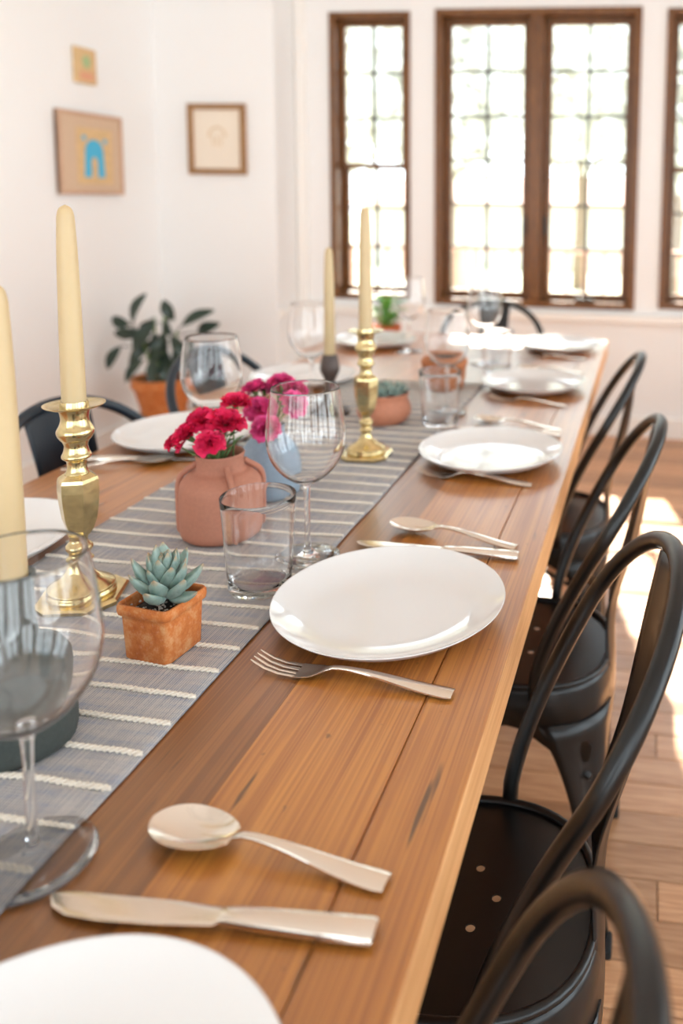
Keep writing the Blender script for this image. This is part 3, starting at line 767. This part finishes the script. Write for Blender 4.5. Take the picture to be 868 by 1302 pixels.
rp = thing('round_succulent_pot', 'round bulbous terracotta pot of small succulents behind the brass candlestick', 'potted plant', (-.560, 1.655, RZ))
p = [(.0001, 0), (.038, 0), (.048, .006), (.0575, .022), (.0580, .034), (.0530, .048), (.0500, .054), (.0520, .060), (.0535, .0645), (.0515, .0665), (.0485, .0630), (.0460, .056), (.0001, .056)]
obj('pot', lathe_bm(p, 48), MT['smoothclay'], rp, True, sharp=70)
obj('soil', lathe_bm([(.0001, .062), (.03, .061), (.0475, .059), (.0475, .0575), (.0001, .0575)], 24), MT['soil'], rp, True)
for k, (x, y) in enumerate([(.022, -.015), (-.028, -.018), (.0, .02), (.028, .018), (-.020, .020), (0, -.03)]): rosette(rp, (x, y, .060), 13, (0, 0), .62, 20 + k)
ap = thing('orange_clay_pot', 'orange brown clay pot behind the far water tumbler', 'pot', (-.512, 1.985, RZ - .001))
p = [(.0001, 0), (.042, 0), (.048, .004), (.053, .030), (.0560, .060), (.0590, .064), (.0595, .078), (.0575, .080), (.0550, .076), (.052, .064), (.0001, .064)]
obj('pot', lathe_bm(p, 48), MT['amber'], ap, True, sharp=60); obj('soil', lathe_bm([(.0001, .070), (.03, .069), (.0522, .067), (.052, .0645), (.0001, .0645)], 24), MT['soil'], ap, True)
def leafcard(bm, base, tip, wd, up=(0, 0, 1), cup=.15, n_=7):
    base, tip = Vector(base), Vector(tip); d = tip - base; L = d.length; d.normalize(); upv = Vector(up); s = d.cross(upv)
    if s.length < 1e-3: s = d.orthogonal()
    s.normalize(); nrm = s.cross(d).normalized(); rows = []
    for i in range(n_ + 1):
        t = i / n_; ww = wd * sin(pi * (t * .93 + .03)) ** .8; c = base + d * L * t + nrm * (L * .12 * sin(pi * t))
        rows.append([bm.verts.new(c + s * ww * u + nrm * cup * ww * abs(u)) for u in (-1, -.5, 0, .5, 1)])
    for a, b_ in zip(rows[:-1], rows[1:]):
        for k in range(4): bm.faces.new((a[k], a[k + 1], b_[k + 1], b_[k]))
    return bm
hb = thing('potted_herb', 'bright green leafy herb in a low orange clay bowl at the table end', 'potted plant', (-.900, 2.775, T + .0008))
hb.location = (-.925, 2.768, T + .0008)
obj('bowl', lathe_bm([(.0001, 0), (.036, 0), (.046, .012), (.052, .032), (.050, .034), (.046, .028), (.0001, .026)], 32), simple('bright_orange_clay', 'cf7040', .6), hb, True, sharp=60)
rr = random.Random(11)
for k in range(46):
    a = rr.uniform(0, 2 * pi); r0 = rr.uniform(0, .035); h = rr.uniform(.02, .11) ; r1 = r0 + rr.uniform(.02, .06)
    b0 = Vector((r0 * cos(a), r0 * sin(a), .027 + h * .75)); tp = Vector((r1 * cos(a + .3), r1 * sin(a + .3), .030 + h))
    bm = leafcard(bmesh.new(), b0, tp, .013, cup=.3, n_=5)
    tube_bm([(r0 * .4 * cos(a), r0 * .4 * sin(a), .026), tuple(b0)], .001, 4, bm); obj('leaf', bm, MT['herb'], hb, True)

# ------------------------------------------------------------------ vases and carnations
def vase(name, label, loc, prof, mat, rib_r=None, rib_angles=(), ribs=None):
    t = thing(name, label, 'vase', loc); obj('body', lathe_bm(prof, 64), mat, t, True, sharp=60)
    for a in rib_angles:
        pts = [(r * cos(a), r * sin(a), z) for r, z in ribs]
        obj('raised_rib', tube_bm(smooth_prof(pts, 4), lambda s: .0042, 10), mat, t, True)
    return t
V1 = (-.600, 1.055); V2 = (-.606, 1.215)
p = [(.0001, 0), (.050, 0), (.0545, .004)] + smooth_prof([(.0560, .010), (.0565, .040), (.0560, .066), (.0530, .080), (.0430, .0905), (.0350, .0945), (.0322, .099), (.0320, .110), (.0335, .1180)], 4) + [(.0325, .1195), (.0300, .1180), (.0290, .108), (.0300, .095), (.048, .080), (.051, .050), (.050, .008), (.0001, .006)]
ribs = [(.0325, .1050), (.0365, .1005), (.0460, .0940), (.0545, .0860), (.0585, .0740), (.0590, .050), (.0585, .012), (.0560, .0045)]
vase('pink_clay_vase', 'squat pink clay bottle vase with raised ribs holding red carnations', (V1[0], V1[1], RZ), p, MT['pinkclay'], None, [radians(a) for a in (-166, -46, 40, 130)], ribs)
p = [(.0001, 0), (.044, 0), (.0475, .004)] + smooth_prof([(.0490, .012), (.0490, .040), (.0460, .062), (.0370, .082), (.0280, .092), (.0235, .100), (.0225, .108), (.0235, .114)], 4) + [(.0225, .1150), (.0205, .112), (.0200, .102), (.026, .090), (.043, .060), (.045, .010), (.0001, .006)]
vase('blue_grey_vase', 'matte grey blue bottle vase behind the wine glass holding pink carnations', (V2[0], V2[1], RZ), p, MT['blueclay'])
def carnation_head(seed, R):
    rr = random.Random(seed); bm = bmesh.new()
    for layer, (cnt, el, L) in enumerate(((8, 8, 1.0), (9, 30, .98), (8, 52, .92), (7, 70, .82), (5, 84, .72))):
        for k in range(cnt):
            az = 2 * pi * k / cnt + layer * .5 + rr.uniform(-.25, .25); e = radians(el + rr.uniform(-10, 10)); Lp = R * L * rr.uniform(.85, 1.15)
            d = Vector((cos(az) * cos(e), sin(az) * cos(e), sin(e))); s = Vector((-sin(az), cos(az), 0)); nn = s.cross(d) * -1
            rows = []; ph = rr.uniform(0, 6)
            for i in range(5):
                t = i / 4; rowv = []
                for j in range(7):
                    u = -1 + 2 * j / 6; wd = R * (.12 + .62 * t ** .8)
                    ruf = R * .13 * t * t * sin(j * 2.3 + ph) + R * .25 * t * t * (1 if el < 60 else -.4) * -.4
                    notch = 1 - .10 * t * (abs(sin(j * 1.9 + ph)))
                    rowv.append(bm.verts.new(d * Lp * t * notch * (1 - .12 * u * u * t) + s * wd * u * (1 - .1 * t) + nn * ruf))
                rows.append(rowv)
            for a, b_ in zip(rows[:-1], rows[1:]):
                for j in range(6): bm.faces.new((a[j], a[j + 1], b_[j + 1], b_[j]))
    return bm
def carnation(head, foot, R, mat, label, group, seed, leafn=2):
    rr = random.Random(seed); head, foot = Vector(head), Vector(foot)
    t = thing('carnation', label, 'flower', foot, 0, group)
    h = head - foot; mid = Vector((h.x * .35, h.y * .35, h.z * .6)); out = Vector((h.x, h.y, .0))
    d = (h - mid).normalized(); hb_ = h - d * R * .35
    path = smooth_prof([(0, 0, 0), tuple(mid * .55), tuple(mid), tuple(hb_ - d * .006)], 4)
    obj('stem', tube_bm(path, .0012, 6), MT['stem'], t, True)
    q = d.to_track_quat('Z', 'Y')
    c = lathe_bm([(.0001, -.012), (.0022, -.011), (.0042, -.004), (.0052, .002), (.0001, .003)], 10); o_ = obj('calyx', c, MT['leaf'], t, True); o_.location = hb_; o_.rotation_mode = 'QUATERNION'; o_.rotation_quaternion = q
    b_ = obj('blossom', carnation_head(seed, R * 1.32), mat, t, True); b_.location = hb_; b_.rotation_mode = 'QUATERNION'; b_.rotation_quaternion = q
    for k in range(leafn):
        s = rr.uniform(.5, .9); b0 = mid.lerp(hb_, s - .3); a = rr.uniform(0, 2 * pi); L = rr.uniform(.016, .03)
        obj('leaf', leafcard(bmesh.new(), b0, b0 + Vector((cos(a) * L, sin(a) * L, L * .55)), .0030, n_=5), MT['leaf'], t, True)
F1 = [(-.637, 1.030, .905, .0185, 'crimson carnation low on the left of the pink vase'), (-.617, 1.040, .926, .0175, 'crimson carnation upper left in the pink vase'),
      (-.580, 1.040, .925, .0205, 'largest crimson carnation, right of centre in the pink vase'), (-.585, 1.075, .944, .0165, 'topmost crimson carnation of the pink vase'),
      (-.587, 1.008, .903, .0150, 'small crimson carnation hanging low at the front of the pink vase'), (-.657, 1.030, .893, .0105, 'crimson carnation bud farthest left in the pink vase'),
      (-.602, 1.055, .918, .0150, 'crimson carnation in the middle of the pink vase bunch')]
for i, (x, y, z, R, lb) in enumerate(F1):
    a = 2.4 * i; carnation((x, y, z), (V1[0] + .018 * cos(a), V1[1] + .018 * sin(a), T + .060), R, MT['petal'], lb, 'carnations in the pink clay vase', 40 + i, 3)
F2 = [(-.633, 1.220, .927, .0165, 'pink carnation at the left of the blue grey vase'), (-.605, 1.180, .905, .0180, 'pink carnation low left in the blue grey vase'), (-.580, 1.150, .882, .0160, 'pink carnation hanging lowest over the blue grey vase'),
      (-.586, 1.225, .940, .0165, 'topmost pink carnation of the blue grey vase'), (-.554, 1.200, .911, .0185, 'pink carnation at the right, seen through the wine glass'), (-.612, 1.250, .920, .0155, 'pink carnation at the back left of the blue grey vase'), (-.566, 1.235, .925, .0165, 'pink carnation at the back right of the blue grey vase')]
for i, (x, y, z, R, lb) in enumerate(F2):
    a = 2.4 * i; carnation((x, y, z), (V2[0] + .009 * cos(a), V2[1] + .009 * sin(a), T + .060), R, MT['petal2'], lb, 'carnations in the blue grey vase', 60 + i, 3)
def sprig(loc, label, seed, n_=16, h=.045):
    rr = random.Random(seed); t = thing('leafy_sprig', label, 'foliage', loc)
    for k in range(n_):
        a = rr.uniform(0, 2 * pi); r = rr.uniform(.004, .02); z = rr.uniform(.3, 1) * h; L = rr.uniform(.012, .024)
        bm = leafcard(bmesh.new(), (r * cos(a), r * sin(a), z), ((r + L) * cos(a), (r + L) * sin(a), z + L * .7), .0036, n_=5)
        tube_bm([(0, 0, 0), (r * cos(a), r * sin(a), z)], .0009, 5, bm); obj('leaf', bm, MT['leaf'], t, True)
sprig((V1[0], V1[1], RZ + .100), 'green carnation foliage filling the mouth of the pink vase', 5, 22, .045)
sprig((V2[0], V2[1], RZ + .100), 'green carnation foliage in the mouth of the blue grey vase', 6, 16, .060)

# ------------------------------------------------------------------ metal chairs (local +x = back of the chair, posts at x = 0)
def hoop_pt(s, H=.408):
    """s in [-1,1]"""
    a, b_, h0, lean = .150, .192, .647, .194; u = abs(s)
    if u > .5: h = (1 - u) / .5 * h0; v = a + (b_ - a) * (h / h0) ** .8
    else: th = (.5 - u) / .5 * pi / 2; h = h0 + (1 - h0) * sin(th); v = b_ * cos(th)
    return Vector((lean * h ** 1.43, math.copysign(v, s), .45 + H * h))
def seat_pt(th, f=1.0):
    c, s = cos(th), sin(th); n_ = 2.6 if c > 0 else 4.0
    rr_ = (abs(c) ** n_ + abs(s) ** n_) ** (-1 / n_); return Vector((-.045 + .163 * f * rr_ * c, .150 * f * rr_ * s, 0))
def make_chair(label, mat, H=.408, SW=.040):
    t = thing('metal_chair', label, 'chair')
    # seat pan with three drain holes
    bm = bmesh.new(); N = 64
    loops = [[bm.verts.new(seat_pt(2 * pi * k / N, .955)) for k in range(N)]]
    for hx, hy in ((-.022, .040), (.002, .0), (-.022, -.040), (-.075, .040), (-.098, 0), (-.075, -.040)):
        loops.append([bm.verts.new((hx + .0055 * cos(2 * pi * k / 12), hy + .0055 * sin(2 * pi * k / 12), 0)) for k in range(12)])
    ed = []
    for L in loops:
        for k in range(len(L)): ed.append(bm.edges.new((L[k], L[(k + 1) % len(L)])))
    bmesh.ops.triangle_fill(bm, edges=ed, use_beauty=True)
    for f in list(bm.faces):
        c = f.calc_center_median()
        for hx, hy in ((-.022, .040), (.002, .0), (-.022, -.040), (-.075, .040), (-.098, 0), (-.075, -.040)):
            if (c.x - hx) ** 2 + (c.y - hy) ** 2 < .0053 ** 2: bm.faces.remove(f); break
    for v in bm.verts: v.co.z = .4450
    se = obj('seat', bm, mat, t)
    m_ = se.modifiers.new('t', 'SOLIDIFY'); m_.thickness = .002; m_.offset = -1
    ring = [seat_pt(2 * pi * k / N, 1.0 - .02) + Vector((0, 0, .4475)) for k in range(N)]
    obj('seat_rim', tube_bm(ring, .0055, 8, closed=True), mat, t, True)
    # skirt
    bm = bmesh.new(); rows = []
    for j, (z, f) in enumerate(((.4475, 1.0), (.436, 1.02), (.42, 1.035), (.0, 1.055))):
        row_ = []
        for k in range(N):
            th = 2 * pi * k / N; zz = z
            if j == 3:
                cc = abs(sin(2 * th)); zz = .385 - .075 * cc ** 2.0
            q = seat_pt(th, f + (.10 * (.42 - zz) if j == 3 else 0)); q.z = zz; row_.append(bm.verts.new(q))
        rows.append(row_)
    for a, b_ in zip(rows[:-1], rows[1:]):
        for k in range(N): bm.faces.new((a[k], a[(k + 1) % N], b_[(k + 1) % N], b_[k]))
    sk = obj('skirt', bm, mat, t, True); m_ = sk.modifiers.new('t', 'SOLIDIFY'); m_.thickness = .002
    # legs
    for th0 in (.80, -.80, pi - .80, -(pi - .80)):
        bm = bmesh.new(); rows = []
        for j in range(15):
            s = j / 14; z = .385 - .370 * s; wa = .105 + .36 * (1 - s) ** 3.2; f = 1.058 + .30 * s ** 1.15
            row_ = []
            for i in range(9):
                u = -1 + 2 * i / 8; q = seat_pt(th0 + wa * u, f); q.z = z
                groove = -.010 * (1 - s * .3) * max(0, 1 - abs(u) * 2.2) if .12 < s < .9 else 0
                q += Vector((cos(th0), sin(th0), 0)) * (groove - .012 * u * u * s); row_.append(bm.verts.new(q))
            rows.append(row_)
        for a, b_ in zip(rows[:-1], rows[1:]):
            for k in range(8): bm.faces.new((a[k], a[k + 1], b_[k + 1], b_[k]))
        lg = obj('leg', bm, mat, t, True); m_ = lg.modifiers.new('t', 'SOLIDIFY'); m_.thickness = .0022
        q = seat_pt(th0, 1.358); fb = bmesh.new(); add_box(fb, -.02, .02, -.02, .02, 0, .018, .004, 2)
        fo = obj('rubber_foot', fb, MT['rubber'], lg, loc=(q.x - .006 * cos(th0), q.y - .006 * sin(th0), 0))
    for sg in (-1, 1):   # crossed braces under the seat
        a, b_ = seat_pt(.8 * sg, 1.12), seat_pt(.8 * sg + pi, 1.12); a.z = b_.z = .30 + .012 * sg
        obj('brace', tube_bm([a, (a + b_) / 2, b_], .006, 6), mat, t, True)
    # hoop
    pts = [hoop_pt(-1 + 2 * k / 56, H) for k in range(57)]; pts[0].z -= .03; pts[-1].z -= .03
    obj('back_hoop', tube_bm(pts, .0108, 12), mat, t, True)
    # back slat
    bm = bmesh.new(); rows = []; top = hoop_pt(0, H)
    for j in range(22):
        s = j / 21; z = .40 + (top.z - .004 - .40) * s
        base = .128; x = base + (top.x - base) * s ** 1.4 - .016 * math.exp(-((s - .3) / .18) ** 2)
        hw = SW + .030 * max(0, 1 - s / .25) ** 1.6 + .020 * s ** 1.2
        row_ = []
        for i in range(13):
            u = -1 + 2 * i / 12
            rib = .005 * max(0, 1 - (abs(u) / .38) ** 2) * max(0, sin(pi * min(1, max(0, (s - .2) / .6)))) ** .4
            row_.append(bm.verts.new((x - .012 * u * u + rib, hw * u, z - .012 * u * u * s ** 6)))
        rows.append(row_)
    for a, b_ in zip(rows[:-1], rows[1:]):
        for k in range(12): bm.faces.new((a[k], a[k + 1], b_[k + 1], b_[k]))
    sl = obj('back_slat', bm, mat, t, True); m_ = sl.modifiers.new('t', 'SOLIDIFY'); m_.thickness = .0025
    return t
ch0 = make_chair('black metal bistro chair with drain holes beside the sharply focused plate', MT['black'])
ch0.location = (-.153, .832, 0); ch0.rotation_euler = (0, 0, .067)
G_ = 'black metal chairs on the right side'
ch0['group'] = G_
dup(ch0, (-.182, .327, 0), -.017, 'nearest black metal chair, its hoop back rising from the bottom edge')
dup(ch0, (-.165, 1.379, 0), .003, 'third black metal chair, in sunlight, right side of the table')
dup(ch0, (-.205, 1.985, 0), .030, 'farthest small looking black metal chair on the right side')
dup(ch0, (-.57, 2.765, 0), pi / 2, 'black metal chair at the head of the table under the window')
chl = make_chair('dark blue metal chair behind the tall brass candlestick, left side', MT['navy'], .383, .058)
chl.location = (-.94, 1.37, 0); chl.rotation_euler = (0, 0, pi - .1); chl['group'] = 'dark blue metal chairs on the left side'
dup(chl, (-.965, 1.92, 0), pi - .12, 'dark blue metal chair before the corner plant, left side')

# ------------------------------------------------------------------ corner plant
pl = thing('potted_rubber_plant', 'dark leaved rubber plant in a clay pot in the room corner', 'potted plant', (-2.235, 3.45, 0))
# stand + pot
for a in (0.6, 2.2, 3.8, 5.3): obj('stand_leg', tube_bm([(.10 * cos(a), .10 * sin(a), .20), (.14 * cos(a), .14 * sin(a), .004)], .011, 8), MT['wicker'], pl, True)
obj('stand_top', lathe_bm([(.0001, .185), (.12, .185), (.125, .19), (.125, .205), (.12, .21), (.0001, .21)], 32), MT['wicker'], pl, True, sharp=40)
ppot = [(.0001, .21), (.085, .21), (.095, .215), (.125, .335), (.1275, .338), (.136, .342), (.138, .385), (.134, .388), (.124, .386), (.120, .360), (.0001, .355)]
obj('pot', lathe_bm(ppot, 40), MT['terracotta'], pl, True, sharp=45)
obj('soil', lathe_bm([(.0001, .368), (.08, .366), (.1205, .362), (.12, .356), (.0001, .356)], 24), MT['soil'], pl, True)
PLV = [((-2.373, 0.629), (-2.3, 0.76)), ((-2.128, 0.667), (-2.172, 0.746)), ((-2.396, 0.624), (-2.487, 0.643)), ((-2.35, 0.589), (-2.474, 0.577)), ((-2.416, 0.53), (-2.452, 0.439)), ((-2.338, 0.504), (-2.414, 0.399)), ((-2.23, 0.649), (-2.313, 0.535)), ((-2.202, 0.661), (-2.154, 0.6)), ((-2.114, 0.635), (-1.988, 0.698)), ((-2.088, 0.592), (-1.963, 0.64)), ((-2.146, 0.589), (-2.063, 0.519)), ((-2.258, 0.529), (-2.183, 0.44)), ((-2.3, 0.472), (-2.351, 0.384)), ((-2.232, 0.493), (-2.208, 0.383)), ((-2.172, 0.514), (-2.105, 0.425)), ((-2.276, 0.584), (-2.24, 0.5)), ((-2.198, 0.569), (-2.24, 0.474)), ((-2.253, 0.659), (-2.334, 0.601))]
PLV += [((-2.24, .50), (-2.30, .42)), ((-2.20, .47), (-2.16, .40)), ((-2.26, .45), (-2.22, .385)), ((-2.19, .56), (-2.12, .50)), ((-2.30, .55), (-2.36, .47)), ((-2.22, .60), (-2.19, .52))]
rr = random.Random(9)
sb = bmesh.new(); tops = [(-.05, .02, .66), (.03, -.02, .68), (.06, .03, .60), (-.08, -.02, .56)]
for x, y, z in tops: tube_bm(smooth_prof([(x * .3, y * .3, .355), (x * .7, y * .7, .355 + (z - .355) * .5), (x, y, z)], 4), .006, 6, sb)
obj('stem', sb, MT['stem'], pl, True)
for k, ((x0, z0), (x1, z1)) in enumerate(PLV):
    dy = rr.uniform(-.07, .07); x0, x1 = x0 + 2.235, x1 + 2.235
    bs = Vector((x0, dy, z0)); tp = Vector((x1, dy + rr.uniform(-.05, .05), z1)); d = tp - bs; tp = bs + d * 1.12
    bm = leafcard(bmesh.new(), bs, tp, .029 if k not in (0, 6) else .036, up=(rr.uniform(-.4, .4), -1, rr.uniform(-.2, .6)), cup=.2, n_=8)
    near = min(tops, key=lambda q_: (q_[0] - x0) ** 2 + (q_[2] - z0) ** 2); zc = min(z0 - .01, near[2]); fr = (zc - .355) / (near[2] - .355)
    tube_bm([(near[0] * fr, near[1] * fr, zc), tuple(bs)], .003, 5, bm)
    obj('leaf', bm, MT['rubberleaf'], pl, True)

# ------------------------------------------------------------------ pictures on the walls
pf = thing('framed_drawing', 'brown wooden frame with a faint tan drawing on cream paper, right of the corner', 'picture', (-2.210, 3.95, 1.515), 0)
hw, hh, fw = .157, .179, .030
bm = bmesh.new()
for a in ((-hw, hw, hh - fw, hh), (-hw, hw, -hh, -hh + fw), (-hw, -hw + fw, -hh + fw, hh - fw), (hw - fw, hw, -hh + fw, hh - fw)): add_box(bm, a[0], a[1], -.022, -.001, a[2], a[3], .003)
obj('picture_frame', bm, MT['oakframe'], pf)
box('paper', -hw + fw, hw - fw, -.010, -.001, -hh + fw, hh - fw, MT['mat'], pf)
bm = tube_bm([(.045 * cos(a), -.0105, .010 + .050 * sin(a)) for a in [pi * k / 14 for k in range(15)]], .004, 6)
for dx in (-.02, 0, .02): tube_bm([(dx, -.0105, -.035), (dx * 1.2, -.0105, .02)], .0025, 6, bm)
obj('drawing', bm, MT['ink'], pf)
bp = thing('linen_wall_hanging', 'pinkish tan square picture with a light blue arch, left wall', 'picture', (XL, 3.43, 1.408))
# local: picture plane is y-z, protrudes +x
box('panel', .001, .020, -.212, .212, -.183, .183, MT['canvas'], bp, .003)
bm = bmesh.new()
for a in ((-.212, .212, .165, .183), (-.212, .212, -.183, -.165), (-.212, -.194, -.165, .165), (.194, .212, -.165, .165)): add_box(bm, .0, .026, a[0], a[1], a[2], a[3], .002)
obj('picture_frame', bm, simple('pale_pink_frame_wood', 'c9a489', .7, var=.1), bp)
box('ochre_square', .020, .022, -.10, .135, -.135, .115, MT['ochre'], bp)
bm = bmesh.new(); n_ = 14; o1, o2 = [], []
for k in range(n_ + 1):
    a = pi * k / n_; o1.append((.060 * cos(a), .010 + .055 * sin(a))); o2.append((.022 * cos(a), -.040 + .028 * sin(a)))
o1 = [(.068, -.105)] + o1 + [(-.068, -.105)]; o2 = [(.022, -.105)] + o2 + [(-.022, -.105)]
for x_ in (.0222, .0240): pass
A = [bm.verts.new((.0236, y_ + .01, z_)) for y_, z_ in o1]; B = [bm.verts.new((.0236, y_ + .01, z_)) for y_, z_ in o2]
for k in range(len(A) - 1): bm.faces.new((A[k], A[k + 1], B[k + 1], B[k]))
ex = bmesh.ops.extrude_face_region(bm, geom=list(bm.faces)); bmesh.ops.translate(bm, verts=[v for v in ex['geom'] if isinstance(v, bmesh.types.BMVert)], vec=(-.0015, 0, 0))
obj('blue_arch', bm, MT['bluepaint'], bp)
for yy, zz in ((-.055, .070), (.085, .060)): box('blue_dot', .0215, .0235, yy - .012, yy + .012, zz - .010, zz + .010, MT['bluepaint'], bp, .002)
s2 = thing('small_painting', 'small ochre painting high on the left wall', 'picture', (XL, 3.418, 1.798))
box('panel', .001, .018, -.068, .068, -.078, .078, MT['ochre'], s2, .003)
q = obj('green_flower', lathe_bm([(.0001, 0), (.026, 0), (.028, .0015), (.0001, .002)], 9, polyf=None), MT['green'], s2); q.rotation_euler = (0, pi / 2, 0); q.location = (.0178, .0, .018)
box('coral_band', .0175, .0195, -.045, .045, -.062, -.028, MT['coral'], s2)
